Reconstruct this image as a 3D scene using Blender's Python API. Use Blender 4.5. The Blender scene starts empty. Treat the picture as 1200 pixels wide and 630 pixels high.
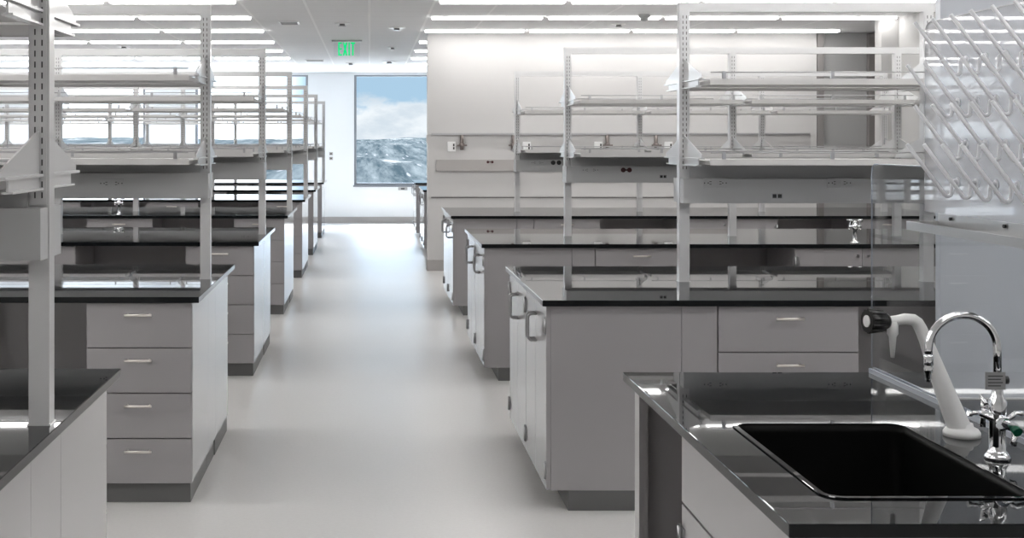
import bpy, bmesh, math, random
from mathutils import Vector, Matrix, noise
PI = math.pi
random.seed(4)
S = bpy.context.scene
COL = S.collection
F = 1525.0
CX, CY, EYE = 433.0, 165.0, 1.6
CEIL = 2.937

# ------------------------------------------------------------------ materials
def mat(name, col, rough=0.5, metal=0.0, spec=0.5, coat=0.0, noise_amt=0.0, noise_scale=8.0, bump=0.0, bump_scale=200.0):
    m = bpy.data.materials.new(name); m.use_nodes = True
    nt = m.node_tree; b = nt.nodes['Principled BSDF']
    b.inputs['Base Color'].default_value = (*col, 1)
    b.inputs['Roughness'].default_value = rough
    b.inputs['Metallic'].default_value = metal
    b.inputs['Specular IOR Level'].default_value = spec
    b.inputs['Coat Weight'].default_value = coat
    b.inputs['Coat Roughness'].default_value = 0.09
    if noise_amt > 0 or bump > 0:
        tc = nt.nodes.new('ShaderNodeTexCoord')
    if noise_amt > 0:
        n = nt.nodes.new('ShaderNodeTexNoise'); n.inputs['Scale'].default_value = noise_scale
        n.inputs['Detail'].default_value = 4
        nt.links.new(tc.outputs['Object'], n.inputs['Vector'])
        mr = nt.nodes.new('ShaderNodeMix'); mr.data_type = 'RGBA'
        mr.inputs[6].default_value = (*[c*(1-noise_amt) for c in col], 1)
        mr.inputs[7].default_value = (*[min(1, c*(1+noise_amt)) for c in col], 1)
        nt.links.new(n.outputs['Fac'], mr.inputs[0]); nt.links.new(mr.outputs[2], b.inputs['Base Color'])
    if bump > 0:
        n2 = nt.nodes.new('ShaderNodeTexNoise'); n2.inputs['Scale'].default_value = bump_scale
        nt.links.new(tc.outputs['Object'], n2.inputs['Vector'])
        bp = nt.nodes.new('ShaderNodeBump'); bp.inputs['Strength'].default_value = bump
        bp.inputs['Distance'].default_value = 0.002
        nt.links.new(n2.outputs['Fac'], bp.inputs['Height']); nt.links.new(bp.outputs['Normal'], b.inputs['Normal'])
    return m

def emis(name, col, s):
    m = bpy.data.materials.new(name); m.use_nodes = True
    nt = m.node_tree; nt.nodes.clear()
    e = nt.nodes.new('ShaderNodeEmission'); e.inputs[0].default_value = (*col, 1); e.inputs[1].default_value = s
    o = nt.nodes.new('ShaderNodeOutputMaterial'); nt.links.new(e.outputs[0], o.inputs[0])
    return m

def clear(name, tint, rough=0.02, refl=0.04, graze=0.5, veil=0.0, veilcol=(0.8, 0.85, 0.9)):
    """thin clear sheet: transparent + fresnel gloss, optional slight milkiness"""
    m = bpy.data.materials.new(name); m.use_nodes = True
    nt = m.node_tree; nt.nodes.clear()
    tr = nt.nodes.new('ShaderNodeBsdfTransparent'); tr.inputs[0].default_value = (*tint, 1)
    gl = nt.nodes.new('ShaderNodeBsdfGlossy'); gl.inputs['Roughness'].default_value = rough
    lw = nt.nodes.new('ShaderNodeLayerWeight'); lw.inputs[0].default_value = .5
    pw = nt.nodes.new('ShaderNodeMath'); pw.operation = 'POWER'; pw.inputs[1].default_value = 5
    nt.links.new(lw.outputs['Facing'], pw.inputs[0])
    ma = nt.nodes.new('ShaderNodeMath'); ma.operation = 'MULTIPLY_ADD'; ma.inputs[1].default_value = .9; ma.inputs[2].default_value = refl
    nt.links.new(pw.outputs[0], ma.inputs[0])
    mx = nt.nodes.new('ShaderNodeMixShader')
    nt.links.new(ma.outputs[0], mx.inputs[0])
    nt.links.new(tr.outputs[0], mx.inputs[1]); nt.links.new(gl.outputs[0], mx.inputs[2])
    o = nt.nodes.new('ShaderNodeOutputMaterial')
    last = mx
    if veil > 0:
        df = nt.nodes.new('ShaderNodeBsdfDiffuse'); df.inputs[0].default_value = (*veilcol, 1)
        m2 = nt.nodes.new('ShaderNodeMixShader'); m2.inputs[0].default_value = veil
        nt.links.new(mx.outputs[0], m2.inputs[1]); nt.links.new(df.outputs[0], m2.inputs[2]); last = m2
    nt.links.new(last.outputs[0], o.inputs[0])
    return m

M = {}
M['laminate'] = mat('laminate', (0.325, 0.312, 0.318), 0.32, spec=0.5, coat=1.0, noise_amt=0.03, noise_scale=3)
M['kick'] = mat('kick_rubber', (0.13, 0.13, 0.128), 0.45)
M['epoxy'] = mat('black_epoxy', (0.008, 0.009, 0.010), 0.018, spec=0.27, noise_amt=0.1, noise_scale=30)
M['sinkblack'] = mat('sink_black', (0.004, 0.004, 0.004), 0.4, spec=0.1)
M['steelpost'] = mat('painted_steel', (0.62, 0.62, 0.625), 0.32, coat=0.6)
M['slot'] = mat('slot_dark', (0.05, 0.05, 0.05), 0.7)
M['shelf'] = mat('shelf_laminate', (0.60, 0.59, 0.585), 0.38)
M['race'] = mat('raceway_paint', (0.50, 0.505, 0.51), 0.4)
M['chrome'] = mat('chrome', (0.85, 0.86, 0.88), 0.07, metal=1.0)
M['satin'] = mat('satin_nickel', (0.72, 0.68, 0.64), 0.3, metal=1.0)
M['alu'] = mat('anodised', (0.45, 0.45, 0.46), 0.35, metal=1.0)
M['steel'] = mat('brushed_steel', (0.68, 0.68, 0.68), 0.28, metal=1.0)
M['brass'] = mat('dull_brass', (0.22, 0.19, 0.18), 0.4, metal=0.8)
M['wall'] = mat('wall_paint', (0.60, 0.59, 0.585), 0.55, bump=0.05, bump_scale=300)
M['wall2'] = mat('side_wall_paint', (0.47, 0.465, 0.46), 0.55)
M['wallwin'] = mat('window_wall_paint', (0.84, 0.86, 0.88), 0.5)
M['wallgrey'] = mat('grey_panel', (0.42, 0.42, 0.42), 0.5)
M['rail'] = mat('dark_rail', (0.14, 0.13, 0.13), 0.45)
M['bronze'] = mat('bronze_strip', (0.25, 0.235, 0.23), 0.45)
M['frame'] = mat('window_frame', (0.25, 0.27, 0.30), 0.4, metal=0.3)
M['plastic'] = mat('white_plastic', (0.86, 0.86, 0.86), 0.28)
M['peg'] = mat('peg_plastic', (0.70, 0.71, 0.74), 0.3)
M['black'] = mat('black_plastic', (0.012, 0.012, 0.012), 0.3)
M['red'] = mat('red_socket', (0.055, 0.004, 0.006), 0.4)
M['redtag'] = mat('red_tag', (0.45, 0.01, 0.02), 0.4)
M['green'] = mat('green_knob', (0.0, 0.10, 0.05), 0.3)
M['exitgreen'] = emis('exit_green', (0.0, 0.72, 0.22), 1.1)
M['light'] = emis('light_diffuser', (1.0, 0.985, 0.965), 12.5)
M['glass'] = clear('clear_glass', (0.965, 0.975, 0.98), 0.01)
M['winglass'] = clear('window_glass', (0.95, 0.97, 0.98), 0.01, refl=.0)
M['acrylic'] = clear('clear_acrylic', (0.95, 0.955, 0.965), 0.015, veil=0.26, veilcol=(0.92, 0.93, 0.96))
M['chan'] = mat('clear_channel', (0.34, 0.37, 0.43), 0.15)
M['board'] = mat('white_board', (0.70, 0.73, 0.79), 0.2)
M['base'] = mat('cove_base', (0.42, 0.40, 0.39), 0.5)

def floor_mat():
    m = mat('vinyl_floor', (0.62, 0.61, 0.60), 0.27, spec=0.45)
    nt = m.node_tree; b = nt.nodes['Principled BSDF']
    tc = nt.nodes.new('ShaderNodeTexCoord')
    n = nt.nodes.new('ShaderNodeTexNoise'); n.inputs['Scale'].default_value = 60; n.inputs['Detail'].default_value = 6
    n2 = nt.nodes.new('ShaderNodeTexNoise'); n2.inputs['Scale'].default_value = 0.9; n2.inputs['Detail'].default_value = 3
    mx = nt.nodes.new('ShaderNodeMix'); mx.data_type = 'RGBA'
    mx.inputs[6].default_value = (0.58, 0.57, 0.56, 1); mx.inputs[7].default_value = (0.66, 0.65, 0.64, 1)
    nt.links.new(tc.outputs['Object'], n.inputs['Vector']); nt.links.new(tc.outputs['Object'], n2.inputs['Vector'])
    nt.links.new(n.outputs['Fac'], mx.inputs[0]); nt.links.new(mx.outputs[2], b.inputs['Base Color'])
    mr = nt.nodes.new('ShaderNodeMapRange'); mr.inputs['To Min'].default_value = 0.26; mr.inputs['To Max'].default_value = 0.38
    nt.links.new(n2.outputs['Fac'], mr.inputs['Value']); nt.links.new(mr.outputs[0], b.inputs['Roughness'])
    return m
M['floor'] = floor_mat()

def ceiling_mat():
    m = mat('ceiling_tile', (0.8, 0.8, 0.8), 0.8)
    nt = m.node_tree; b = nt.nodes['Principled BSDF']
    tc = nt.nodes.new('ShaderNodeTexCoord'); sx = nt.nodes.new('ShaderNodeSeparateXYZ')
    nt.links.new(tc.outputs['Object'], sx.inputs[0])
    def math_(op, a, bb=None, c=None):
        n = nt.nodes.new('ShaderNodeMath'); n.operation = op
        for i, v in enumerate((a, bb, c)):
            if v is None: continue
            if isinstance(v, (int, float)): n.inputs[i].default_value = v
            else: nt.links.new(v, n.inputs[i])
        return n.outputs[0]
    x = sx.outputs[0]; y = sx.outputs[1]
    def line(v, pitch, w, off=0.0):
        p = math_('PINGPONG', math_('ADD', v, off), pitch/2)   # 0 at the joint
        return math_('LESS_THAN', p, w)
    l1 = line(x, 1.255, 0.013)
    l2 = math_('LESS_THAN', math_('ABSOLUTE', math_('SUBTRACT', math_('ABSOLUTE', x), 0.6275)), 0.013)
    ln = math_('MAXIMUM', l1, l2)
    lt = line(y, 0.61, 0.006)
    st = nt.nodes.new('ShaderNodeTexNoise'); st.inputs['Scale'].default_value = 1.0
    mp = nt.nodes.new('ShaderNodeMapping'); mp.inputs['Scale'].default_value = (0.25, 9, 1)
    nt.links.new(tc.outputs['Object'], mp.inputs[0]); nt.links.new(mp.outputs[0], st.inputs['Vector'])
    m0 = nt.nodes.new('ShaderNodeMix'); m0.data_type = 'RGBA'
    m0.inputs[6].default_value = (0.84, 0.84, 0.845, 1); m0.inputs[7].default_value = (0.91, 0.91, 0.915, 1)
    nt.links.new(st.outputs['Fac'], m0.inputs[0])
    m1 = nt.nodes.new('ShaderNodeMix'); m1.data_type = 'RGBA'; m1.inputs[7].default_value = (0.80, 0.80, 0.81, 1)
    nt.links.new(lt, m1.inputs[0]); nt.links.new(m0.outputs[2], m1.inputs[6])
    m2 = nt.nodes.new('ShaderNodeMix'); m2.data_type = 'RGBA'; m2.inputs[7].default_value = (1, 1, 1, 1)
    nt.links.new(ln, m2.inputs[0]); nt.links.new(m1.outputs[2], m2.inputs[6])
    nt.links.new(m2.outputs[2], b.inputs['Base Color'])
    return m
M['ceiling'] = ceiling_mat()

# ------------------------------------------------------------------ mesh helpers
class MB:
    """collects shapes into ONE mesh; each shape carries a material slot"""
    def __init__(self, *mats):
        self.bm = bmesh.new(); self.mats = list(mats)
    def _setm(self, faces, mi):
        for f in faces: f.material_index = mi
    def box(self, x0, x1, y0, y1, z0, z1, mi=0, bevel=0.0):
        r = bmesh.ops.create_cube(self.bm, size=1.0)
        vs = r['verts']
        for v in vs:
            v.co = Vector(((x0+x1)/2 + v.co.x*(x1-x0), (y0+y1)/2 + v.co.y*(y1-y0), (z0+z1)/2 + v.co.z*(z1-z0)))
        fs = list({f for v in vs for f in v.link_faces})
        self._setm(fs, mi)
        if bevel > 0:
            es = list({e for f in fs for e in f.edges})
            rb = bmesh.ops.bevel(self.bm, geom=es, offset=bevel, segments=2, affect='EDGES', profile=0.5)
            self._setm(rb['faces'], mi)
        return self
    def cyl(self, p0, p1, r0, r1=None, n=16, mi=0, cap=True):
        r1 = r0 if r1 is None else r1
        p0 = Vector(p0); p1 = Vector(p1); d = p1-p0
        r = bmesh.ops.create_cone(self.bm, cap_ends=cap, cap_tris=False, segments=n, radius1=r0, radius2=r1, depth=d.length)
        mtx = Matrix.Translation((p0+p1)/2) @ Vector((0, 0, 1)).rotation_difference(d.normalized()).to_matrix().to_4x4()
        bmesh.ops.transform(self.bm, matrix=mtx, verts=r['verts'])
        fs = list({f for v in r['verts'] for f in v.link_faces}); self._setm(fs, mi)
        for f in fs:
            if len(f.verts) == 4: f.smooth = True
        return self
    def tube(self, pts, rad, n=12, mi=0, radii=None):
        pts = [Vector(p) for p in pts]; rings = []
        prev = None
        for i, p in enumerate(pts):
            if i == 0: t = pts[1]-pts[0]
            elif i == len(pts)-1: t = pts[-1]-pts[-2]
            else: t = (pts[i+1]-pts[i]).normalized() + (pts[i]-pts[i-1]).normalized()
            t.normalize()
            if prev is None:
                a = Vector((0, 1, 0)) if abs(t.y) < 0.9 else Vector((1, 0, 0))
                u = (a - t*a.dot(t)).normalized()
            else:
                u = (prev - t*prev.dot(t)).normalized()
            prev = u; w = t.cross(u)
            rr = radii[i] if radii else rad
            rings.append([self.bm.verts.new(p + (u*math.cos(2*PI*k/n) + w*math.sin(2*PI*k/n))*rr) for k in range(n)])
        for a, b in zip(rings, rings[1:]):
            for k in range(n):
                f = self.bm.faces.new((a[k], a[(k+1) % n], b[(k+1) % n], b[k])); f.smooth = True; f.material_index = mi
        f = self.bm.faces.new(list(reversed(rings[0]))); f.material_index = mi
        f = self.bm.faces.new(rings[-1]); f.material_index = mi
        return self
    def lathe(self, prof, c=(0, 0, 0), n=24, mi=0):
        """prof: (radius, z) list, around the z axis at c"""
        rings = []
        for r, z in prof:
            rings.append([self.bm.verts.new((c[0]+r*math.cos(2*PI*k/n), c[1]+r*math.sin(2*PI*k/n), c[2]+z)) for k in range(n)])
        for a, b in zip(rings, rings[1:]):
            for k in range(n):
                f = self.bm.faces.new((a[k], a[(k+1) % n], b[(k+1) % n], b[k])); f.smooth = True; f.material_index = mi
        f = self.bm.faces.new(list(reversed(rings[0]))); f.material_index = mi
        f = self.bm.faces.new(rings[-1]); f.material_index = mi
        return self
    def prism(self, poly, axis, a, b, mi=0):
        """poly in the two other axes, extruded along axis from a to b"""
        def P(u, v, w):
            return {'x': (w, u, v), 'y': (u, w, v), 'z': (u, v, w)}[axis]
        A = [self.bm.verts.new(P(u, v, a)) for u, v in poly]
        B = [self.bm.verts.new(P(u, v, b)) for u, v in poly]
        n = len(poly)
        fs = [self.bm.faces.new(A), self.bm.faces.new(list(reversed(B)))]
        for k in range(n):
            fs.append(self.bm.faces.new((A[k], B[k], B[(k+1) % n], A[(k+1) % n])))
        self._setm(fs, mi)
        return self
    def build(self, name, parent=None, loc=None):
        bmesh.ops.recalc_face_normals(self.bm, faces=self.bm.faces[:])
        me = bpy.data.meshes.new(name); self.bm.to_mesh(me); self.bm.free()
        for m in self.mats: me.materials.append(m)
        o = bpy.data.objects.new(name, me); COL.objects.link(o)
        if parent is not None: o.parent = parent
        if loc: o.location = loc
        return o

def tag(o, label, cat, group=None):
    o['label'] = label; o['category'] = cat
    if group: o['group'] = group
    return o
def thing(name, loc, label, cat, group=None, rz=0.0):
    o = bpy.data.objects.new(name, None); COL.objects.link(o)
    o.empty_display_size = 0.1
    o.location = loc; o.rotation_euler = (0, 0, rz)
    return tag(o, label, cat, group)
def struct(name, mb):
    o = mb.build(name); o['kind'] = 'structure'; return o
def copy_tree(root, loc, rz, label, group=None):
    def rec(o, par):
        c = o.copy(); COL.objects.link(c)
        if par is not None: c.parent = par
        for ch in o.children: rec(ch, c)
        return c
    r = rec(root, None)
    r.location = loc; r.rotation_euler = (0, 0, rz); r['label'] = label
    if group: r['group'] = group
    return r

def rrect(x0, x1, y0, y1, r, n=6):
    pts = []
    for cx, cy, a0 in ((x1-r, y1-r, 0), (x0+r, y1-r, 90), (x0+r, y0+r, 180), (x1-r, y0+r, 270)):
        for k in range(n+1):
            a = math.radians(a0 + 90*k/n); pts.append((cx+r*math.cos(a), cy+r*math.sin(a)))
    return pts

# ------------------------------------------------------------------ room shell
XL, XR, XR2, YB, YW = -9.9, 5.72, 7.4, -2.6, 25.4
struct('floor', MB(M['floor']).box(XL-.2, XR2+.2, YB-.2, YW+.3, -0.1, 0))
struct('ceiling', MB(M['ceiling']).box(XL-.2, XR2+.2, YB-.2, 23.2, CEIL, CEIL+0.1))
struct('ceiling', MB(M['wallwin']).box(XL-.2, XR2+.2, 23.2, YW+.3, CEIL, CEIL+0.1)).name = 'ceiling_window_soffit'
struct('wall_left', MB(M['wall']).box(XL-.2, XL, YB, YW, 0, CEIL))
struct('wall_rear', MB(mat('rear_wall_paint', (0.6, 0.6, 0.6), 0.6)).box(XL, XR, YB-.2, YB, 0, CEIL))
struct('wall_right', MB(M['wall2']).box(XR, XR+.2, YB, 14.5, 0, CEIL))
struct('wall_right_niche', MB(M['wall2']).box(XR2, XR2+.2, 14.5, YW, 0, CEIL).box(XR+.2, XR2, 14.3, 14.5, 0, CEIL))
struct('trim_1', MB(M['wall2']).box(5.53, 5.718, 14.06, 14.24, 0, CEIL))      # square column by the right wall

# white wall at the end of the right-hand benches
bw = MB(M['wall'])
bw.box(0.716, 5.515, 16.05, 16.25, 0, CEIL).box(5.515, XR2, 16.12, 16.25, 0, CEIL)
struct('wall_back', bw)
struct('door_1', MB(M['wallgrey']).box(5.60, 6.145, 16.085, 16.12, 0.0, CEIL-.01))
struct('trim_2', MB(M['bronze']).box(5.52, 5.595, 16.02, 16.12, 0, CEIL-.01))
struct('trim_3', MB(M['bronze']).box(6.15, 6.225, 16.02, 16.12, 0, CEIL-.01))
struct('baseboard_back', MB(M['base']).box(0.708, 5.51, 16.035, 16.05, 0, 0.135).box(0.708, 0.716, 16.05, 16.25, 0, 0.135))
struct('trim_4', MB(M['rail']).box(0.76, 5.35, 16.035, 16.05, 0.898, 0.910))   # thin dark rail low on the wall

# window wall
WZ0, WZ1 = 0.734, 2.885
wins = [(-0.30, 1.95), (-3.40, -1.20), (-6.60, -4.38), (-9.70, -7.55)]
ww = MB(M['wallwin'])
ww.box(XL, XR2, YW, YW+.3, 0, WZ0).box(XL, XR2, YW, YW+.3, WZ1, CEIL)
edges = [XR2] + [v for w in wins for v in (w[1], w[0])] + [XL]
for k in range(0, len(edges), 2):
    if edges[k]-edges[k+1] > .01: ww.box(edges[k+1], edges[k], YW, YW+.3, WZ0, WZ1)
struct('wall_window', ww)
struct('baseboard_window', MB(M['base']).box(XL, XR2, YW-.015, YW, 0, 0.12))
for i, (a, b) in enumerate(wins):
    f = MB(M['frame'])
    for (x0, x1, z0, z1) in ((a, a+.045, WZ0, WZ1), (b-.045, b, WZ0, WZ1), (a+.045, b-.045, WZ0, WZ0+.045), (a+.045, b-.045, WZ1-.03, WZ1)):
        f.box(x0, x1, YW+.02, YW+.10, z0, z1)
    w = struct('window_%d' % (i+1), f)
    MB(M['winglass']).box(a+.045, b-.045, YW+.055, YW+.063, WZ0+.045, WZ1-.03).build('pane', w)
    MB(M['frame']).box(a-.02, b+.02, YW-.02, YW+.02, WZ0-.03, WZ0).build('window_sill', w)
    L = bpy.data.lights.new('window_portal', 'AREA'); L.shape = 'RECTANGLE'; L.size = b-a; L.size_y = WZ1-WZ0
    L.cycles.is_portal = True
    lo = bpy.data.objects.new('window_portal', L); COL.objects.link(lo)
    lo.location = ((a+b)/2, YW+.2, (WZ0+WZ1)/2); lo.rotation_euler = (-PI/2, 0, 0)

# ------------------------------------------------------------------ ceiling lights
def make_light():
    t = thing('ceiling_light', (0, 0, CEIL), '', 'ceiling light')
    MB(M['plastic']).box(-.605, .605, -.08, .08, -.008, 0).build('housing', t)
    MB(M['light']).box(-.590, .590, -.07, .07, -.028, -.008).build('diffuser', t)
    return t
rows = [22.55, 20.85, 19.15, 17.45, 15.68, 14.0, 12.38, 10.7, 9.0, 7.3, 5.6, 3.9, 2.2, .5]
ordn = ['first', 'second', 'third', 'fourth', 'fifth', 'sixth', 'seventh', 'eighth', 'ninth', 'tenth', 'eleventh', 'twelfth', 'thirteenth', 'fourteenth', 'fifteenth']
lightproto = None
for ri, y in enumerate(rows):
    for side in (-1, 1):
        if side == -1: xs = [-1.27-.605-1.2625*k for k in range(6)]
        else:
            xs = [.66+.605+1.2625*k for k in range(4)]
            if 16.0 < y: xs = xs[:2]
        for k, x in enumerate(xs):
            lab = 'ceiling light %s of aisle, %s row from windows, %s from the aisle' % ('left' if side < 0 else 'right', ordn[ri], ordn[k])
            g = 'linear ceiling lights'
            if lightproto is None:
                lightproto = make_light(); lightproto.location = (x, y, CEIL); lightproto['label'] = lab; lightproto['group'] = g
            else: copy_tree(lightproto, (x, y, CEIL), 0, lab, g)

# small things on the ceiling
def cpt(px, py): 
    Y = (CEIL-EYE)*F/(CY-py); return ((px-CX)/F*Y, Y)
def ceil_disc(px, py, r, label, name='ceiling_fitting', cat='ceiling fitting', dark=True):
    x, y = cpt(px, py)
    t = thing(name, (x, y, CEIL), label, cat)
    MB(M['plastic']).lathe([(r, .01), (r, -.006), (r*.8, -.012), (r*.35, -.013)], n=20).build('cover_ring', t)
    MB(M['alu']).lathe([(r*.34, -.0125), (r*.34, -.03), (r*.5, -.034), (r*.5, -.037)], n=16).build('nozzle', t)
for a in ((401, 27, .09, 'round ceiling fitting above and before the exit sign'), (465, 32, .10, 'round ceiling fitting right of the exit sign, nearest the camera'),
          (460, 55, .07, 'round ceiling fitting level with the exit sign on its right'), (411, 73.5, .09, 'round ceiling fitting beyond the exit sign'),
          (456, 72, .12, 'round ceiling fitting far right of aisle close to the window'), (725, 28, .08, 'round ceiling fitting above the white back wall'),
          (145, 54, .09, 'round ceiling fitting over the left-hand benches')):
    ceil_disc(*a)
for px, py, w, lab in ((339, 26.5, .11, 'flat slotted air vent in the ceiling nearer than the exit sign'), (369, 70.5, .16, 'flat slotted air vent in the ceiling farther than the exit sign')):
    x, y = cpt(px, py)
    t = thing('air_vent', (x, y, CEIL), lab, 'vent')
    MB(M['plastic']).box(-w, w, -.16, .16, -.008, 0).build('frame', t)
    b_ = MB(M['wallgrey'])
    for k in range(5): b_.box(-w*.85, w*.85, -.12+k*.055, -.12+k*.055+.025, -.014, -.008)
    b_.build('slats', t)
x, y = cpt(755, 17)
t = thing('ceiling_camera', (x, y, CEIL), 'small grey camera fixed to the ceiling right of the aisle', 'camera')
MB(M['race']).lathe([(.06, 0), (.06, -.03), (.05, -.035)], n=20).build('mount', t)
MB(M['race']).lathe([(.045, -.035), (.042, -.055), (.02, -.07)], n=20).build('dome', t)

# exit sign
EYs = 17.28
t = thing('exit_sign', (-.30, EYs, CEIL), 'clear exit sign with green letters hanging over the aisle', 'sign')
MB(M['alu']).box(-.20, .20, -.03, .03, -.022, 0).build('housing', t)
MB(M['glass']).box(-.175, .175, -.004, .004, -.215, -.022).build('panel', t)
ex = MB(M['exitgreen'])
h = .175; zt = -.030; zb = zt-h; s = .019
xs0 = -.116
def pz(poly): ex.prism(poly, 'y', -.010, -.005)
# E
pz([(xs0, zb), (xs0+s, zb), (xs0+s, zt), (xs0, zt)])
for zz in (zb, (zb+zt)/2-s/2, zt-s): pz([(xs0+s, zz), (xs0+.05, zz), (xs0+.05, zz+s), (xs0+s, zz+s)])
# X
x0 = xs0+.062; x1 = x0+.06
pz([(x0, zb), (x0+s*1.1, zb), (x1, zt), (x1-s*1.1, zt)])
pz([(x0, zt), (x0+s*1.1, zt), ((x0+x1)/2+s*.55, (zb+zt)/2), ((x0+x1)/2-s*.55, (zb+zt)/2)])
pz([(x1, zb), (x1-s*1.1, zb), ((x0+x1)/2-s*.55, (zb+zt)/2), ((x0+x1)/2+s*.55, (zb+zt)/2)])
# I
x2 = x1+.014; pz([(x2, zb), (x2+s, zb), (x2+s, zt), (x2, zt)])
# T
x3 = x2+s+.012; pz([(x3, zt-s), (x3+.058, zt-s), (x3+.058, zt), (x3, zt)]); pz([(x3+.029-s/2, zb), (x3+.029+s/2, zb), (x3+.029+s/2, zt-s), (x3+.029-s/2, zt-s)])
ex.build('lettering', t)

# ------------------------------------------------------------------ casework
TOP, TH = 0.914, 0.026
UND = TOP-TH
KH = 0.088
PULL_W = .12
def bar_pull(parent, x, z, y=-.02):
    m = MB(M['satin'])
    m.cyl((x-PULL_W/2, y-.030, z), (x+PULL_W/2, y-.030, z), .0058, n=12)
    for s_ in (-1, 1): m.cyl((x+s_*(PULL_W/2-.012), y, z), (x+s_*(PULL_W/2-.012), y-.030, z), .0045, n=10)
    return m.build('handle', parent)
def round_lock(parent, x, z, y=-.02):
    m = MB(M['chrome']); m.cyl((x, y-.012, z), (x, y, z), .010, n=14); m.cyl((x, y-.015, z), (x, y-.012, z), .006, n=10)
    return m.build('lock', parent)

def drawer_cabinet(w, depth, label, group=None, n=4):
    """front faces -Y at y=0 (fronts reach -.02); origin floor centre of the front"""
    t = thing('drawer_cabinet', (0, 0, 0), label, 'cabinet', group)
    MB(M['laminate']).box(-w/2, w/2, 0, depth, KH, UND).build('carcass', t)
    MB(M['kick']).box(-w/2+.004, w/2-.008, .004, depth-.004, 0, KH).build('kick_base', t)
    hgt = (UND-KH)/n
    for k in range(n):
        z1 = UND-.004-k*hgt; z0 = z1-hgt+.005
        d = MB(M['laminate']).box(-w/2+.0025, w/2-.0025, -.02, 0, z0, z1, bevel=.0015).build('drawer', t)
        bar_pull(d, 0, z1-.050)
    return t

def door_cabinet(w, depth, label, pull='loop', falsefront=False, hinges=True, group=None, kick_recess=.075):
    t = thing('door_cabinet', (0, 0, 0), label, 'cabinet', group)
    MB(M['laminate']).box(-w/2, w/2, 0, depth, KH, UND).build('carcass', t)
    MB(M['kick']).box(-w/2+.004, w/2-.004, kick_recess, depth-.004, 0, KH).build('kick_base', t)
    ztop = UND-.004
    if falsefront:
        MB(M['laminate']).box(-w/2+.0025, w/2-.0025, -.02, 0, .710, ztop, bevel=.0015).build('apron_front', t)
        ztop = .704
    for s_ in (-1, 1):
        x0, x1 = (-w/2+.0025, -.002) if s_ < 0 else (.002, w/2-.0025)
        d = MB(M['laminate']).box(x0, x1, -.02, 0, KH+.003, ztop, bevel=.0015).build('door', t)
        if pull == 'loop':
            xx = s_*.035; m = MB(M['alu'])
            zc = .748 if not falsefront else ztop-.14
            a = .06; r = .016; yo = -.02-.038
            pts = [(xx, -.02, zc+a)]
            pts += [(xx, yo+r-r*math.sin(q), zc+a-r+r*math.cos(q)) for q in [PI/2*k/5 for k in range(6)]]
            pts += [(xx, yo+r-r*math.cos(q), zc-a+r-r*math.sin(q)) for q in [PI/2*k/5 for k in range(6)]]
            pts += [(xx, -.02, zc-a)]
            m.tube(pts, .0055, n=10); m.build('handle', d)
        elif pull == 'lock': round_lock(d, s_*.035, ztop-.05)
        if hinges:
            xh = s_*(w/2-.006)
            for zh in (ztop-.085, KH+.085):
                m = MB(M['alu'])
                m.cyl((xh, -.026, zh-.033), (xh, -.026, zh+.033), .0060, n=10)
                m.cyl((xh, -.026, zh-.038), (xh, -.026, zh-.033), .0040, n=10); m.cyl((xh, -.026, zh+.033), (xh, -.026, zh+.038), .0040, n=10)
                m.box(min(xh, xh-s_*.028), max(xh, xh-s_*.028), -.0225, -.0195, zh-.03, zh+.03)
                m.build('hinge', d)
    return t

def worktop(x0, x1, y0, y1, label):
    o = MB(M['epoxy']).box(x0, x1, y0, y1, UND, TOP, bevel=.002).build('worktop')
    return tag(o, label, 'worktop')

def simple_panel(name, x0, x1, y0, y1, label, kick=True, mt='laminate'):
    t = thing(name, ((x0+x1)/2, (y0+y1)/2, 0), label, 'panel')
    hx, hy = (x1-x0)/2, (y1-y0)/2
    if kick:
        MB(M[mt]).box(-hx, hx, -hy, hy, KH, UND).build('board', t)
        MB(M['kick']).box(-hx+(.011 if hx > .1 or hy > .1 else 0), hx-.008, -hy+.0, hy-.0, 0, KH).build('kick_base', t)
    else:
        MB(M[mt]).box(-hx, hx, -hy, hy, 0, UND).build('board', t)
    return t

def turret(x, y, label):
    t = thing('water_turret', (x, y, TOP), label, 'tap')
    MB(M['chrome']).lathe([(.030, 0), (.030, .006), (.018, .012), (.014, .02), (.012, .09), (.020, .095), (.020, .125), (.012, .132), (.010, .15)], n=20).build('column', t)
    for s_ in (-1, 1):
        MB(M['chrome']).cyl((s_*.010, 0, .112), (s_*.042, 0, .112), .009, n=12).cyl((s_*.036, 0, .098), (s_*.036, 0, .088), .006, n=10).build('outlet', t)
        MB(M['chrome']).lathe([(.004, .118), (.004, .145), (.018, .148), (.020, .158), (.014, .162)], c=(s_*.034, 0, 0), n=14).build('knob', t)
    return t

# ------------------------------------------------------------------ shelving racks
PW = .050   # post width and depth
ZT = 2.275
def make_post(x, yc, parent, label=None):
    m = MB(M['steelpost'], M['slot'])
    m.box(x-PW/2, x+PW/2, yc-PW/2, yc+PW/2, TOP, ZT-.046)
    m.box(x-PW/2+.006, x+PW/2-.006, yc-PW/2-.004, yc+PW/2+.004, 1.445, 2.21)       # slotted standard
    m.box(x-PW/2-.003, x+PW/2+.003, yc-PW/2-.003, yc+PW/2+.003, TOP, TOP+.004)
    z = 1.462
    while z < 2.20:
        for xo in (-.0085, .0085):
            for s_ in (-1, 1):
                ya = yc+s_*(PW/2+.004); m.box(x+xo-.0017, x+xo+.0017, min(ya, ya+s_*.0006), max(ya, ya+s_*.0006), z, z+.0145, mi=1)
        z += .0262
    return m.build('post', parent)

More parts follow.
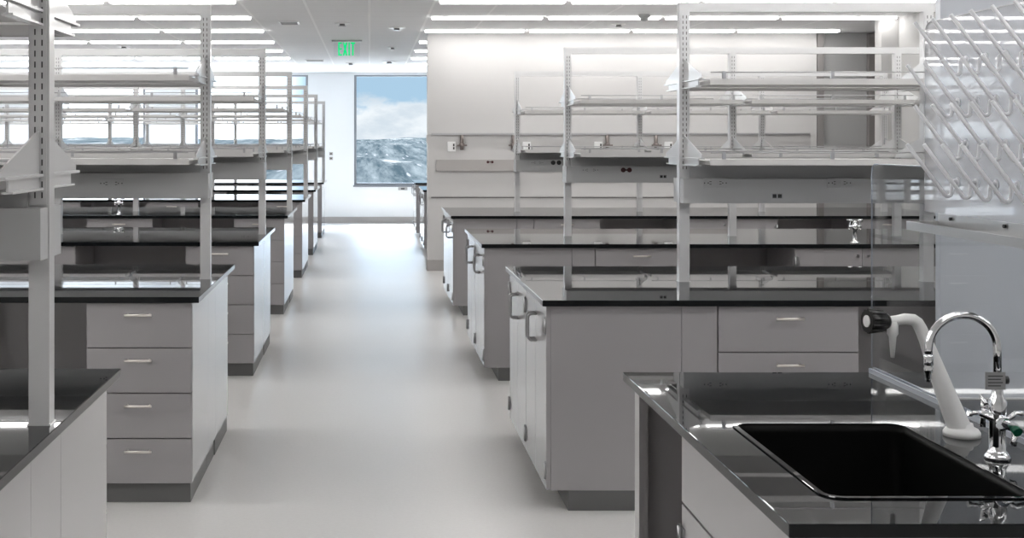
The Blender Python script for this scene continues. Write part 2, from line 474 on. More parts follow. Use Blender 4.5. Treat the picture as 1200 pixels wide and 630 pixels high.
def make_outlet(parent, x, z, y, kind):
    if kind == 'data':
        return MB(M['alu'], M['black']).box(x-.028, x+.028, y-.004, y, z-.014, z+.014).box(x-.022, x-.003, y-.0048, y-.0038, z-.009, z+.009, mi=1).box(x+.003, x+.022, y-.0048, y-.0038, z-.009, z+.009, mi=1).build('data_socket', parent)
    if kind == 'red':
        m = MB(M['red'], M['black'])
        for s_ in (-1, 1): m.cyl((x+s_*.022, y-.008, z), (x+s_*.022, y, z), .017, n=18)
        m.box(x-.03, x+.03, y-.004, y, z-.006, z+.006)
        return m.build('red_socket', parent)
    if kind == 'black':
        m = MB(M['black'])
        for s_ in (-1, 1): m.cyl((x+s_*.028, y-.008, z), (x+s_*.028, y, z), .022, n=18)
        return m.build('black_socket', parent)
    m = MB(M['race'], M['slot'])
    m.box(x-.058, x+.058, y-.003, y, z-.022, z+.022, bevel=.001)
    for s_ in (-1, 1):
        m.cyl((x+s_*.024, y-.005, z), (x+s_*.024, y-.003, z), .017, n=18)
        for q in (-.006, .006): m.box(x+s_*.024-.005, x+s_*.024+.005, y-.0056, y-.005, z+q-.0015, z+q+.0015, mi=1)
        m.cyl((x+s_*.024+s_*.011, y-.0056, z), (x+s_*.024+s_*.011, y-.005, z), .003, n=8, mi=1)
        m.cyl((x+s_*.052, y-.0045, z), (x+s_*.052, y-.003, z), .003, n=8, mi=1)
    return m.build('power_socket', parent)

def make_rack(posts, yc, label, outlets=(), zup=1.860, zb=1.300, zm=1.418, group='shelving racks over the benches'):
    """posts: absolute x list, ordered from the aisle outwards"""
    x0 = posts[0]; sgn = 1 if posts[-1] > posts[0] else -1
    t = thing('shelving_rack', (x0, yc, TOP), label, 'shelving rack', group)
    inv = (-x0, -yc, -TOP)
    class P:  # parent shim: geometry is written in world coordinates, shift to local
        pass
    def fin(o): 
        o.data.transform(Matrix.Translation(inv)); return o
    for x in posts:
        fin(make_post(x, yc, t))
    xa, xb = min(posts)-PW/2, max(posts)+PW/2
    fin(MB(M['steelpost']).box(xa, xb, yc-PW/2, yc+PW/2, ZT-.046, ZT).build('top_bar', t))
    # service raceway, both faces, sloped shoulder above an upright face
    ra, rb = xa+.002, xb-.002
    RD = .102
    r = MB(M['race'])
    r.box(ra, rb, yc-RD, yc-PW/2-.005, zb, zm)
    r.box(ra, rb, yc+PW/2+.005, yc+RD, zb, zm)
    for i in range(len(posts)-1):
        pa, pb = sorted((posts[i], posts[i+1])); pa += PW/2; pb -= PW/2
        for q in (-1, 1):
            a_, b_ = sorted((yc+q*(PW/2+.0052), yc+q*.036)); r.box(pa, pb, a_, b_, zm+.0001, 1.489)
        r.box(pa, pb, yc-PW/2-.005, yc+PW/2+.005, zb, zm)
    rc = fin(r.build('service_raceway', t))
    for (ox, oz, kind) in outlets:
        o = fin(make_outlet(rc, ox, oz, yc-RD, kind))
    # shelves and brackets
    for i in range(len(posts)-1):
        pa, pb = sorted((posts[i], posts[i+1])); pa += .006; pb -= .006
        for zs in (1.490, zup):
            for s_ in (-1, 1):
                ya, yb = yc+s_*.034, yc+s_*.375
                sh = MB(M['shelf']); sh.box(pa+.026, pb-.026, min(ya, yb), max(ya, yb), zs, zs+.019)
                sh.box(pa+.026, pb-.026, min(yb, yb+s_*.006), max(yb, yb+s_*.006), zs-.002, zs+.026)
                so = fin(sh.build('shelf', t))
                rd = MB(M['alu'])
                rd.cyl((pa+.03, yb, zs+.056), (pb-.03, yb, zs+.056), .0032, n=8)
                rd.build('retaining_rod', so).data.transform(Matrix.Translation(inv))
                ncl = 3
                for k in range(ncl):
                    xk = pa+.09+(pb-pa-.18)*k/(ncl-1)
                    cl = MB(M['alu']).box(xk-.008, xk+.008, min(yb, yb+s_*.005)-.004, max(yb, yb+s_*.005)+.004, zs+.0262, zs+.060)
                    fin(cl.build('rod_clip', so))
    for x in posts:
        for zs in (1.490, zup):
            for s_ in (-1, 1):
                y_ = lambda d: yc+s_*d
                poly = [(y_(.030), zs-.004), (y_(.030), zs+.135), (y_(.36), zs+.046), (y_(.36), zs+.027), (y_(.30), zs+.027), (y_(.30), zs-.004)]
                m = MB(M['steelpost'])
                m.prism(poly, 'x', x-.0025, x+.0025)
                a_, b_ = sorted((y_(.032), y_(.36)))
                m.box(x-.013, x+.013, a_, b_, zs+.024, zs+.031)
                a_, b_ = sorted((y_(.032), y_(.30)))
                m.box(x-.013, x+.013, a_, b_, zs-.008, zs-.003)
                fin(m.build('shelf_bracket', t))
    return t

# ------------------------------------------------------------------ left-hand benches
Lf = [2.40, 5.72, 8.82, 11.96, 15.16, 18.20, 21.40]
Ld = 1.525
Lpost = [-.797, -.815, -.790, -.782, -.782, -.782, -.782]
LN = ['nearest left-hand bench', 'second left-hand bench', 'third left-hand bench', 'fourth left-hand bench',
      'fifth left-hand bench', 'sixth left-hand bench', 'farthest left-hand bench']
EDGE = -.750; CAB = -.785
lc = None; lc2 = None
for i, y0 in enumerate(Lf):
    y1 = y0+Ld; yc = (y0+y1)/2
    xl = -3.9 if i < 2 else -6.9
    nm = LN[i]
    worktop(xl, EDGE, y0, y1, 'glossy black worktop of the ' + nm)
    def place(proto, maker, loc, rz, lab, grp):
        if proto is None:
            proto = maker(lab, grp); proto.location = loc; proto.rotation_euler = (0, 0, rz); return proto
        copy_tree(proto, loc, rz, lab, grp); return proto
    g = 'grey drawer cabinets under the left-hand benches'
    mk = lambda lab, grp: drawer_cabinet(.466, .57, lab, grp)
    mk2 = lambda lab, grp: drawer_cabinet(.61, .57, lab, grp)
    xcab = CAB-.233
    lc = place(lc, mk, (xcab, y0+.045, 0), 0, 'grey four-drawer cabinet, aisle end of the %s, front side' % nm, g)
    copy_tree(lc, (xcab, y1-.025-.02, 0), PI, 'grey four-drawer cabinet, aisle end of the %s, back side' % nm, g)
    t_ = simple_panel('filler_panel', CAB-.466, CAB, y0+.045+.57+.002, y1-.045-.57-.002, 'grey filler strip between end cabinets of the ' + nm)
    # knee panel and next cabinets
    if i != 0:
        k = MB(M['laminate']).box(-2.4, CAB-.466-.003, yc-.01, yc+.01, .0, UND).build('knee_panel')
        tag(k, 'grey panel closing the knee space of the ' + nm, 'panel')
        lc2 = place(lc2, mk2, (-2.305, y0+.045, 0), 0, 'wider grey drawer cabinet left of the knee space of the ' + nm, g)
        if i == 1:
            r_ = MB(M['redtag']).box(-1.60, -1.57, yc-.016, yc-.0098, .585, .603).build('red_tag')
            tag(r_, 'tiny red tag in the knee space of the ' + nm, 'tag')
            k = MB(M['laminate']).box(-3.85, -2.5, yc-.01, yc+.01, .0, UND).build('knee_panel')
            tag(k, 'grey panel behind the outer knee space of the ' + nm, 'panel')
        else:
            k = MB(M['laminate']).box(-3.6, -2.5, yc-.01, yc+.01, .0, UND).build('knee_panel')
            tag(k, 'grey panel behind the outer knee space of the ' + nm, 'panel')
            copy_tree(lc2, (-3.68, y0+.045, 0), 0, 'grey drawer cabinet second from the knee space of the ' + nm, g)
            copy_tree(lc2, (-6.45, y0+.045, 0), 0, 'grey drawer cabinet at the far left end of the ' + nm, g)
    px0 = Lpost[i]
    n = 2 if i == 0 else (3 if i == 1 else 5)
    posts = [px0-1.50*k for k in range(n)]
    outs = []
    if i == 1: outs = [(-1.265, 1.392, 'power')]
    elif i == 0: outs = [(-1.4, 1.39, 'power')]
    else: outs = [(-1.5, 1.39, 'power'), (-2.9, 1.39, 'power')]
    make_rack(posts, yc, 'white steel shelving rack standing on the ' + nm, outs, zup=1.885, zb=1.318, zm=1.441, group='shelving racks on the left-hand benches')

# ------------------------------------------------------------------ right-hand benches
Rf = {2: 5.60, 3: 8.65, 4: 11.90}
RN = {2: 'first full bench behind the sink', 3: 'second bench behind the sink', 4: 'third bench behind the sink',
      6: 'bench just beyond the white wall', 7: 'right-hand bench nearest the window'}
Rp = {2: 1.534, 3: 1.433, 4: 1.437}
Rd = 1.525
rc_, rdc, rdd = None, None, None
EX = .745
for b in (2, 3, 4, 6, 7):
    y0 = Rf.get(b) or {6: 18.2, 7: 21.3}[b]
    y1 = y0+Rd; yc = (y0+y1)/2; nm = RN[b]
    xr = 5.4 if b < 5 else 3.2
    worktop(EX, xr, y0, y1, 'glossy black worktop of the ' + nm)
    for q, (ycab, side) in enumerate(((y0+.030+.366, 'near'), (y1-.030-.366, 'far'))):
        lab = 'grey aisle-facing two-door cabinet, %s half of the %s' % (side, nm)
        if rc_ is None:
            rc_ = door_cabinet(.728, .565, lab, group='aisle-facing door cabinets'); rc_.location = (EX+.040, ycab, 0); rc_.rotation_euler = (0, 0, -PI/2)
        else: copy_tree(rc_, (EX+.040, ycab, 0), -PI/2, lab)
    if b > 5: continue
    simple_panel('filler_panel', 1.352, 1.503, y0+.030, y0+.60, 'narrow grey filler panel beside the drawers of the ' + nm)
    lab = 'grey four-drawer cabinet left of the knee space of the ' + nm
    if rdc is None:
        rdc = drawer_cabinet(.61, .57, lab, 'grey drawer cabinets under the right-hand benches')
        rdc.location = (1.811, y0+.045, 0)
    else: copy_tree(rdc, (1.811, y0+.045, 0), 0, lab)
    lab = 'grey two-door cabinet with small round locks under the ' + nm
    if rdd is None:
        rdd = door_cabinet(.91, .57, lab, pull='lock', hinges=True, group='grey door cabinets with round locks')
        rdd.location = (3.287, y0+.045, 0)
    else: copy_tree(rdd, (3.287, y0+.045, 0), 0, lab)
    copy_tree(rdc, (4.75, y0+.045, 0), 0, 'grey four-drawer cabinet at the far right of the ' + nm)
    k = MB(M['laminate']).box(1.8, 3.2, yc-.01, yc+.01, 0, UND).build('knee_panel'); tag(k, 'grey panel closing the knee space of the ' + nm, 'panel')
    k = MB(M['laminate']).box(3.5, 4.8, yc-.01, yc+.01, 0, UND).build('knee_panel'); tag(k, 'grey panel behind the right knee space of the ' + nm, 'panel')
    p0 = Rp[b]
    posts = [p0+1.19*k for k in range(4)]
    outs = {2: [(1.663, 1.398, 'power'), (2.26, 1.398, 'power'), (1.96, 1.335, 'data')],
            3: [(1.58, 1.392, 'power'), (1.837, 1.392, 'red'), (2.10, 1.345, 'data'), (2.35, 1.392, 'power')],
            4: [(1.80, 1.39, 'black'), (1.62, 1.39, 'power'), (3.2, 1.39, 'power')]}[b]
    make_rack(posts, yc, 'white steel shelving rack standing on the ' + nm, outs, group='shelving racks on the right-hand benches')
turret(3.26, 8.74, 'chrome double-outlet water tap on the second bench behind the sink')
turret(-2.32, 12.05, 'chrome double-outlet water tap on the fourth left-hand bench')

# ------------------------------------------------------------------ things on the white wall
WY = 16.05
t = thing('service_rail', (2.9, WY, 1.685), 'long thin grey utility rail across the white wall', 'rail')
MB(M['alu']).box(-2.14, 2.52, -.045, 0, -.012, .012).build('rail', t)
MB(M['wall']).box(-2.2, 2.52, -.012, 0, -.11, -.012).build('backing_strip', t)
for px, w_ in ((541, 'left end of the wall rail'), (601, 'wall rail beside the first rack post'), (711, 'wall rail in the middle'), (768, 'wall rail, right of the middle one')):
    x = (px-CX)/F*WY
    t = thing('wall_valve', (x, WY, 1.66), 'small brown gas valve hanging under the ' + w_, 'valve', 'gas valves under the wall rail')
    MB(M['brass']).cyl((0, -.035, -.17), (0, -.035, .01), .022, n=12).cyl((0, -.035, -.12), (0, -.035, -.09), .034, n=12).build('valve_body', t)
    MB(M['brass']).box(-.06, .06, -.085, -.060, -.125, -.105).cyl((0, -.062, -.115), (0, -.03, -.115), .012, n=10).build('lever', t)
    MB(M['brass']).cyl((0, -.035, -.10), (0, 0, -.10), .012, n=10).build('stub_pipe', t)
for px, w_ in ((529, 'left of the first gas valve'), (617, 'behind the fourth bench rack'), (701, 'left of the middle gas valve'), (783, 'right of the last gas valve')):
    x = (px-CX)/F*WY
    t = thing('wall_outlet', (x, WY, 1.53), 'small white outlet box on the white wall ' + w_, 'outlet', 'outlet boxes on the white wall')
    MB(M['plastic']).box(-.05, .05, -.03, 0, -.06, .06, bevel=.004).build('box', t)
    MB(M['slot']).box(.018, .036, -.034, -.03, .005, .035).box(.018, .036, -.034, -.03, -.035, -.005).build('socket', t)
t = thing('wall_raceway', ((511-CX)/F*WY, WY, 1.295), 'flat grey socket raceway on the white wall, left of the racks', 'raceway')
MB(M['base']).box(0, 3.6, -.04, 0, -.065, .075).build('channel', t)
m = MB(M['red'], M['black'])
m.box(.63, .695, -.044, -.04, .04, .05)
for xx in (.635, .69): m.cyl((xx, -.047, .045), (xx, -.04, .045), .016, n=14)
m.build('red_socket', t)

# wall by the window
for px, py, w_ in ((388, 180, 'upper small switch plate on the pier left of the window'), (388, 185.5, 'lower small switch plate on the pier left of the window'), (472, 221, 'small dark outlet under the window sill')):
    x = (px-CX)/F*YW; z = EYE-(py-CY)/F*YW
    t = thing('wall_plate', (x, YW, z), w_, 'switch')
    hw = .09 if px > 400 else .035
    MB(M['wallgrey'] if px > 400 else M['base']).box(-hw, hw, -.012, 0, -.03, .03, bevel=.003).build('plate', t)
    MB(M['slot']).box(-hw*.4, hw*.4, -.016, -.012, -.012, .012).build('switch', t)

# ------------------------------------------------------------------ sink bench (front right)
y0, y1 = 2.332, 3.863
SX0, SX1, SY0, SY1 = .880, 1.285, 2.500, 3.150
def plate_hole(outer, inner, z0, z1, mt):
    m = MB(mt); bm = m.bm
    layers = {}
    for z in (z0, z1):
        o = [bm.verts.new((x, y, z)) for x, y in outer]; i_ = [bm.verts.new((x, y, z)) for x, y in inner]
        eo = [bm.edges.new((o[k], o[(k+1) % len(o)])) for k in range(len(o))]
        ei = [bm.edges.new((i_[k], i_[(k+1) % len(i_)])) for k in range(len(i_))]
        bmesh.ops.triangle_fill(bm, use_beauty=True, use_dissolve=False, edges=eo+ei)
        layers[z] = (o, i_)
    for q in (0, 1):
        a, b = layers[z0][q], layers[z1][q]; n = len(a)
        for k in range(n): bm.faces.new((a[k], a[(k+1) % n], b[(k+1) % n], b[k]))
    return m
inner = rrect(SX0, SX1, SY0, SY1, .035)
EX1 = .752
wt = plate_hole([(EX1, y0), (3.3, y0), (3.3, y1), (EX1, y1)], inner, UND, TOP, M['epoxy']).build('worktop')
bv = wt.modifiers.new('bevel', 'BEVEL'); bv.width = .002; bv.segments = 2; bv.limit_method = 'ANGLE'
tag(wt, 'glossy black worktop of the sink bench at front right', 'worktop')
t = thing('sink', ((SX0+SX1)/2, (SY0+SY1)/2, TOP), 'deep black sink set in the front right worktop', 'sink')
cx_, cy_ = (SX0+SX1)/2, (SY0+SY1)/2
def ring(x): return rrect(SX0-x-cx_, SX1+x-cx_, SY0-x-cy_, SY1+x-cy_, .035+x)
rim = plate_hole(ring(.010), ring(-.004), .0002, .0035, M['epoxy']).build('rim', t)
bv = rim.modifiers.new('bevel', 'BEVEL'); bv.width = .002; bv.segments = 2; bv.limit_method = 'ANGLE'
ba = MB(M['sinkblack']); prev = None
for x, z in ((-.003, .0002), (-.003, -.02), (-.006, -.22), (-.02, -.245), (-.05, -.250)):
    r_ = [ba.bm.verts.new((p[0], p[1], z)) for p in rrect(SX0-x-cx_, SX1+x-cx_, SY0-x-cy_, SY1+x-cy_, max(.01, .035+x if x > -.03 else .03))]
    if prev:
        for k in range(len(r_)): 
            f = ba.bm.faces.new((prev[k], prev[(k+1) % len(r_)], r_[(k+1) % len(r_)], r_[k])); f.smooth = True
    prev = r_
ba.bm.faces.new(prev)
bo = ba.build('basin', t)
sol = bo.modifiers.new('thick', 'SOLIDIFY'); sol.thickness = .004; sol.offset = 1
MB(M['steel']).lathe([(.035, -.249), (.035, -.246), (.012, -.2455)], n=20).build('drain', t)

# casework beneath
c = door_cabinet(.86, .52, 'light grey sink cabinet with plain apron and doors facing the aisle, front right', falsefront=True, hinges=True)
c.location = (EX1+.040, 3.22-.43, 0); c.rotation_euler = (0, 0, -PI/2); c.name = 'sink_cabinet'
# carcass must leave room for the basin: keep it as sides, back and floor only
for ch in c.children:
    if ch.name.startswith('carcass'):
        nb = MB(M['laminate']); w_, d_ = .86, .52
        nb.box(-w_/2, -w_/2+.02, 0, d_, KH, UND).box(w_/2-.02, w_/2, 0, d_, KH, UND).box(-w_/2+.02, w_/2-.02, d_-.02, d_, KH, UND).box(-w_/2+.02, w_/2-.02, 0, d_-.02, KH, KH+.02)
        tmp = nb.build('tmp'); ch.data = tmp.data; bpy.data.objects.remove(tmp)
t = thing('support_panel', (.767, 3.70, 0), 'upright grey end panel holding the back corner of the sink bench', 'panel')
MB(M['laminate']).box(0, .025, .0, .062, 0, UND).build('edge_strip', t)
MB(M['laminate']).box(.025, 1.4, .035, .062, 0, UND).build('board', t)
simple_panel('filler_panel', 1.35, 3.2, 2.372, 3.62, 'grey casework block under the right part of the sink bench')

# glass splash screen
GX = 1.489
t = thing('splash_screen', (GX, 3.1, TOP), 'clear low splash screen standing behind the sink', 'screen')
def yz_round(ya, yb, za, zb, r):
    pts = [(ya, za), (yb, za)]
    pts += [(yb-r+r*math.cos(a), zb-r+r*math.sin(a)) for a in [PI/2*k/6 for k in range(7)]]
    pts += [(ya+r-r*math.sin(a), zb-r+r*math.cos(a)) for a in [PI/2*k/6 for k in range(7)]]
    return pts
MB(M['glass']).prism(yz_round(2.40-3.1, 3.856-3.1, .010, 1.53-TOP, .03), 'x', -.003, .003).build('pane', t)
MB(M['chan']).box(-.010, -.0032, 2.40-3.1, 3.856-3.1, 0, .013).box(.0032, .010, 2.40-3.1, 3.856-3.1, 0, .016).box(-.0032, .0032, 2.40-3.1, 3.856-3.1, 0, .0095).build('base_channel', t)
po = [(0, y, z) for (y, z) in yz_round(2.40-3.1, 3.8575-3.1, .018, 1.5315-TOP, .03)][1:-1]
MB(M['chan']).tube(po, .0022, n=8).build('edge_trim', t)

# white backboard behind the screen, facing the camera
t = thing('backboard', (2.3, 3.46, TOP), 'tall pale blue-grey board standing behind the peg rack, right', 'panel')
MB(M['board']).box(-.782, .95, 0, .03, .004, 1.75).build('board', t)
MB(M['plastic']).box(-.782, .95, -.004, .034, 0, .004).build('foot_strip', t)

# drying peg rack
PXp = GX-.0067
t = thing('drying_rack', (PXp, 3.0, 1.40), 'clear wall rack of long white drying pegs above the sink', 'drying rack')
pa_, pb_ = 2.36-3.0, 3.467-3.0
MB(M['acrylic']).prism(yz_round(pa_, pb_, .012, 1.914-1.40, .03), 'x', -.0035, .0035).build('pegboard', t)
edge = [(0, y, z) for (y, z) in yz_round(pa_, pb_, .012, 1.914-1.40, .03)]
MB(M['alu']).tube([edge[1]] + edge[2:], .0022, n=8).build('board_edge', t)
# tray
tr = MB(M['steel'])
tr.prism([(-.088, -.030), (-.088, -.008), (-.085, -.008), (-.085, -.027), (-.006, -.027), (-.006, .012), (-.0038, .012), (-.0038, -.030)], 'y', pa_, .38)
tr.box(-.088, -.0038, .378, .381, -.030, -.008)
tray = tr.build('drip_tray', t)
for yy in (-.5, -.25, 0.02, .30): MB(M['black']).cyl((-.012, yy, .002), (-.006, yy, .002), .0045, n=10).build('screw', tray)
def peg_mb(y, z):
    m = MB(M['peg'])
    pts = [(-.0045, y, z+.030), (-.014, y, z+.033), (-.020, y, z+.028), (-.021, y, z+.008)]
    pts += [(-.021-.010*(1-math.cos(a)), y, z+.004-.010*math.sin(a)) for a in [PI*k/8*.75 for k in range(1, 9)]]
    bx, bz = pts[-1][0], pts[-1][2]
    pts += [(bx-.092, y+.008, bz+.128)]
    m.tube(pts, .0047, n=10)
    m.lathe([(.001, .0), (.0055, .0)], c=(0, 0, -50), n=4) if False else None
    m.cyl((-.0045, y, z+.030), (-.008, y, z+.030), .012, n=14)
    return m
for r, (yy0, zz) in enumerate(((3.22, 1.769), (3.266, 1.666), (3.22, 1.562), (3.266, 1.467))):
    for k in range(8):
        yk = yy0-.1*k
        peg_mb(yk-3.0, zz-1.40-.0).build('peg', t)

# white polypropylene tap
BY = 3.03; BX = 1.379
t = thing('purified_water_tap', (BX, BY, TOP), 'white plastic tap with slanted arm and black knob beside the sink', 'tap')
def tp(px, py): return ((px-CX)/F*BY-BX, EYE-(py-CY)/F*BY-TOP)
MB(M['plastic']).lathe([(.041, 0), (.041, .010), (.036, .017), (.026, .022), (.024, .03)], n=28).build('base', t)
pts, rad = [], []
for px, py, r_ in ((1127, 507, .0275), (1124, 500, .0262), (1117, 483, .0245), (1106, 455, .0215), (1094, 424, .0185), (1085, 399, .0150), (1079, 385, .0143), (1075, 378, .0140), (1070, 374.5, .0138), (1060, 373.5, .0130), (1052, 375, .0118), (1044, 376, .0115), (1037, 376, .0115)):
    x, z = tp(px, py); pts.append((x, 0, z)); rad.append(r_)
MB(M['plastic']).tube(pts, .01, n=20, radii=rad).build('arm', t)
x, z = tp(1046, 376)
MB(M['plastic']).lathe([(.0125, -.0), (.0125, -.030), (.0085, -.036), (.0045, -.085)], c=(x, 0, z), n=16).build('nozzle', t)
kx, kz = tp(1038, 376)
kb = MB(M['black'])
d = Vector((-1, -.18, .02)).normalized()
p0 = Vector((kx+.004, 0, kz)); L_ = .052
kb.cyl(p0, p0+d*.010, .017, .021, n=20); kb.cyl(p0+d*.010, p0+d*L_, .023, .0265, n=12)
for k in range(10):
    a = 2*PI*k/10; u = Vector((0, 0, 1)); v = d.cross(u).normalized(); u = v.cross(d)
    o_ = u*math.cos(a)*.0225+v*math.sin(a)*.0225
    kb.cyl(p0+d*.012+o_, p0+d*(L_-.002)+o_*1.13, .0035, .0045, n=8)
knob = kb.build('knob', t)
MB(M['plastic']).cyl(p0+d*L_, p0+d*(L_+.002), .014, n=18).build('cap', knob)

# chrome gooseneck
GY = 2.81; GXf = 1.356
t = thing('gooseneck_tap', (GXf, GY, TOP), 'chrome gooseneck tap with green-tipped valve beside the sink', 'tap')
MB(M['chrome']).lathe([(.027, 0), (.027, .006), (.021, .014), (.017, .02), (.0165, .085), (.019, .09), (.019, .125), (.013, .135), (.0105, .16), (.0100, .175)], n=28).build('body', t)
R_ = .0745; zc = 1.150-TOP
pts = [(0, 0, .17), (0, 0, zc)] + [(-R_+R_*math.cos(a), 0, zc+R_*math.sin(a)) for a in [PI*k/20 for k in range(1, 21)]] + [(-2*R_, 0, zc-.012)]
MB(M['chrome']).tube(pts, .0085, n=16).build('spout', t)
MB(M['chrome']).lathe([(.0085, .0), (.0105, -.004), (.0105, -.022), (.008, -.026), (.0105, -.030), (.009, -.038), (.0065, -.042), (.0065, -.054), (.0045, -.060)], c=(-2*R_, 0, zc-.010), n=18).build('nozzle', t)
pl = MB(M['alu'], M['slot'])
pz_ = EYE-(445-CY)/F*GY-TOP
pl.box(-.031, .012, -.0115, -.0095, pz_-.019, pz_+.019)
for k in range(4): pl.box(-.026, .006-.004*(k % 2), -.0119, -.0114, pz_+.011-k*.007-.0015, pz_+.011-k*.007+.0005, mi=1)
pl.build('label_plate', t)
MB(M['black']).cyl((.008, 0, pz_), (.022, 0, pz_), .009, n=16).build('plate_clip', t)
# valve assembly: two arms across
v = MB(M['chrome'])
v.cyl((-.036, .0, .102), (.026, -.030, .072), .0105, n=14).cyl((0, -.004, .086), (0, -.026, .080), .016, n=18)
v.cyl((-.030, .0, .100), (-.030, 0, .125), .006, n=10)
v.build('valve_bar', t)
MB(M['chrome']).cyl((-.034, 0, .101), (-.058, .0, .098), .0042, n=10).cyl((-.064, 0, .0975), (-.056, 0, .098), .0065, n=10).build('side_lever', t)
MB(M['chrome']).cyl((-.030, -.012, .120), (-.030, .012, .134), .0045, n=10).cyl((-.03, 0, .115), (-.034, -.004, .070), .004, .006, n=10).build('cross_handle', t)
h = MB(M['chrome'])
h.tube([(.020, -.028, .074), (.020, -.036, .056), (.012, -.044, .040)], .006, n=10, radii=[.005, .006, .007])
h.tube([(.012, -.018, .088), (.034, -.010, .100), (.060, -.004, .098)], .006, n=10, radii=[.005, .006, .007])
h.build('wrist_blade', t)
gk = MB(M['green'])
gk.cyl((.020, -.027, .074), (.022, -.046, .067), .0085, .0100, n=18)
gk.build('green_knob', t)
MB(M['black']).cyl((-.012, -.018, .03), (-.012, -.018, .10), .006, n=10).build('supply_stem', t)

# ------------------------------------------------------------------ landscape outside
def terrain():
    m = bpy.data.materials.new('hillside'); m.use_nodes = True
    nt = m.node_tree; b = nt.nodes['Principled BSDF']; b.inputs['Roughness'].default_value = 1; b.inputs['Specular IOR Level'].default_value = 0
    tc = nt.nodes.new('ShaderNodeTexCoord')
    def tex(scale, vec, detail=6, typ='ShaderNodeTexNoise'):
        mp = nt.nodes.new('ShaderNodeMapping'); mp.inputs['Scale'].default_value = vec
        nt.links.new(tc.outputs['Object'], mp.inputs[0])
        n = nt.nodes.new(typ); n.inputs['Scale'].default_value = scale
        if typ == 'ShaderNodeTexNoise': n.inputs['Detail'].default_value = detail+3; n.inputs['Roughness'].default_value = .75
        nt.links.new(mp.outputs[0], n.inputs['Vector']); return n
    n1 = tex(1, (.05, .0016, 0)); n2 = tex(1, (.007, .0011, 0), 4); v = tex(1, (.11, .0035, 0), typ='ShaderNodeTexVoronoi')
    cr = nt.nodes.new('ShaderNodeValToRGB'); e = cr.color_ramp.elements
    e[0].position = .40; e[0].color = (.010, .014, .016, 1); e[1].position = .62; e[1].color = (.040, .044, .045, 1)
    nt.links.new(n1.outputs['Fac'], cr.inputs[0])
    c2 = nt.nodes.new('ShaderNodeValToRGB'); e = c2.color_ramp.elements
    e[0].position = .56; e[0].color = (0, 0, 0, 1); e[1].position = .62; e[1].color = (1, 1, 1, 1)
    nt.links.new(n2.outputs['Fac'], c2.inputs[0])
    mx = nt.nodes.new('ShaderNodeMix'); mx.data_type = 'RGBA'; mx.inputs[7].default_value = (.13, .125, .12, 1)
    ml = nt.nodes.new('ShaderNodeMath'); ml.operation = 'MULTIPLY'; ml.inputs[1].default_value = .55
    nt.links.new(c2.outputs[0], ml.inputs[0]); nt.links.new(ml.outputs[0], mx.inputs[0]); nt.links.new(cr.outputs[0], mx.inputs[6])
    vs = nt.nodes.new('ShaderNodeMath'); vs.operation = 'LESS_THAN'; vs.inputs[1].default_value = .18
    nt.links.new(v.outputs['Distance'], vs.inputs[0])
    m3 = nt.nodes.new('ShaderNodeMix'); m3.data_type = 'RGBA'; m3.inputs[7].default_value = (.06, .06, .062, 1)
    nt.links.new(vs.outputs[0], m3.inputs[0]); nt.links.new(mx.outputs[2], m3.inputs[6])
    nt.links.new(m3.outputs[2], b.inputs['Base Color'])
    # pale service road climbing to the right
    me = bpy.data.meshes.new('hills'); bm = bmesh.new()
    NX, NY = 260, 130; vv = []
    for j in range(NY+1):
        f = j/NY; Y = 250*(28.0**f)          # 250 m .. 7 km
        row = []
        for i in range(NX+1):
            X = (i/NX-.55)*1.1*Y
            if Y < 700: base = -.036*Y if Y < 720 else -26
            elif Y < 2600: base = -25.2 + (Y-700)/1900*20
            else: base = -5.2 + (Y-2600)/4400*16
            base += 5*noise.noise(Vector((X/260, Y/500, 3)))*min(1, Y/900) + 2.2*noise.noise(Vector((X/60, Y/160, 1)))
            if Y > 2000: base += 14*noise.noise(Vector((X/600, Y/1800, 9)))*min(1, (Y-2000)/2000)
            row.append(bm.verts.new((X, Y, base)))
        vv.append(row)
    for j in range(NY):
        for i in range(NX):
            f_ = bm.faces.new((vv[j][i], vv[j][i+1], vv[j+1][i+1], vv[j+1][i])); f_.smooth = True
    bm.to_mesh(me); bm.free(); me.materials.append(m)
    o = bpy.data.objects.new('hillside', me); COL.objects.link(o); o['kind'] = 'structure'
    return o
terrain()
# unseen pale slab added outside the windows to bounce daylight onto the ceiling
struct('ground_bounce_slab', MB(mat('pale_bounce', (0.28, 0.28, 0.27), 0.9, noise_amt=.05, noise_scale=.5)).box(-30, 26, YW+.3, 74, -1.4, -1.2))

# ------------------------------------------------------------------ sky
w = bpy.data.worlds.new('sky'); S.world = w; w.use_nodes = True
nt = w.node_tree; nt.nodes.clear()
def N(t_): return nt.nodes.new(t_)
def mth(op, a, b=None, clamp=False):
    n = N('ShaderNodeMath'); n.operation = op; n.use_clamp = clamp
    for i, v in enumerate((a, b)):
        if v is None: continue
        if isinstance(v, (int, float)): n.inputs[i].default_value = v
        else: nt.links.new(v, n.inputs[i])
    return n.outputs[0]
def mrange(v, a, b, c=0, d=1):
    n = N('ShaderNodeMapRange'); n.interpolation_type = 'SMOOTHSTEP'
    n.inputs[1].default_value = a; n.inputs[2].default_value = b; n.inputs[3].default_value = c; n.inputs[4].default_value = d
    nt.links.new(v, n.inputs[0]); return n.outputs[0]
tc = N('ShaderNodeTexCoord'); sp = N('ShaderNodeSeparateXYZ'); nt.links.new(tc.outputs['Generated'], sp.inputs[0])
mp = N('ShaderNodeMapping'); mp.inputs['Scale'].default_value = (34, 34, 70); nt.links.new(tc.outputs['Generated'], mp.inputs[0])
cn = N('ShaderNodeTexNoise'); cn.inputs['Scale'].default_value = 1; cn.inputs['Detail'].default_value = 6; cn.inputs['Roughness'].default_value = .55
nt.links.new(mp.outputs[0], cn.inputs['Vector'])
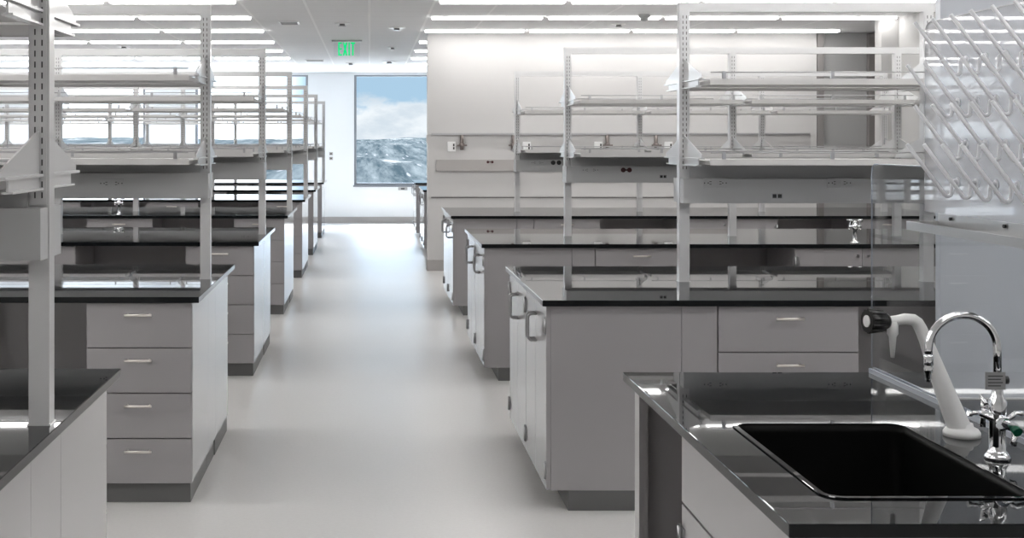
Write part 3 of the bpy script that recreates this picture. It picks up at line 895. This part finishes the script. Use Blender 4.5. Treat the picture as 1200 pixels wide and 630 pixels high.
z = sp.outputs[2]; x = sp.outputs[0]
# cloud bank low on the horizon with a ragged top, wispier above
zz = mth('ADD', z, mth('MULTIPLY', mth('SUBTRACT', cn.outputs['Fac'], .5), .035))
bank = mrange(zz, .026, .034, 1, 0)
high = mrange(cn.outputs['Fac'], .55, .75, 0, .5)
hi2 = mth('MULTIPLY', high, mrange(z, .03, .2, 0, 1))
left = mrange(x, -.09, -.04, 1, 0)          # bright cloud deck towards the left
cloud = mth('MAXIMUM', mth('MAXIMUM', bank, hi2), left, True)
ramp = N('ShaderNodeMix'); ramp.data_type = 'RGBA'
ramp.inputs[6].default_value = (.42, .60, .76, 1); ramp.inputs[7].default_value = (.62, .74, .92, 1)
nt.links.new(mrange(z, .02, .5), ramp.inputs[0])
mc = N('ShaderNodeMix'); mc.data_type = 'RGBA'
shade = N('ShaderNodeMix'); shade.data_type = 'RGBA'
shade.inputs[6].default_value = (.68, .74, .80, 1); shade.inputs[7].default_value = (.90, .92, .94, 1)
nt.links.new(mrange(cn.outputs['Fac'], .35, .65), shade.inputs[0])
nt.links.new(cloud, mc.inputs[0]); nt.links.new(ramp.outputs[2], mc.inputs[6]); nt.links.new(shade.outputs[2], mc.inputs[7])
stg = mth('ADD', mth('ADD', 1.0, mth('MULTIPLY', left, 3.0)), mrange(z, .06, .5, 0, 15))
bg = N('ShaderNodeBackground'); nt.links.new(mc.outputs[2], bg.inputs[0]); nt.links.new(stg, bg.inputs[1])
ow = N('ShaderNodeOutputWorld'); nt.links.new(bg.outputs[0], ow.inputs[0])

sun = bpy.data.lights.new('sun', 'SUN'); sun.energy = 13.0; sun.angle = math.radians(1.5); sun.color = (1, .96, .9)
so = bpy.data.objects.new('sun', sun); COL.objects.link(so)
d = Vector((-.12, -.5, -.866)); so.rotation_euler = d.to_track_quat('-Z', 'Y').to_euler()

# ------------------------------------------------------------------ camera
cam = bpy.data.cameras.new('camera'); co = bpy.data.objects.new('camera', cam); COL.objects.link(co)
co.location = (0, 0, EYE); co.rotation_euler = (PI/2, 0, 0)
cam.sensor_fit = 'HORIZONTAL'; cam.sensor_width = 36; cam.lens = 36*F/1200
cam.shift_x = (600-CX)/1200; cam.shift_y = -(315-CY)/1200
cam.clip_start = .05; cam.clip_end = 20000
S.camera = co
S.view_settings.view_transform = 'Standard'; S.view_settings.look = 'None'
S.view_settings.gamma = 1; S.view_settings.use_curve_mapping = False
S.view_settings.exposure = 0.15
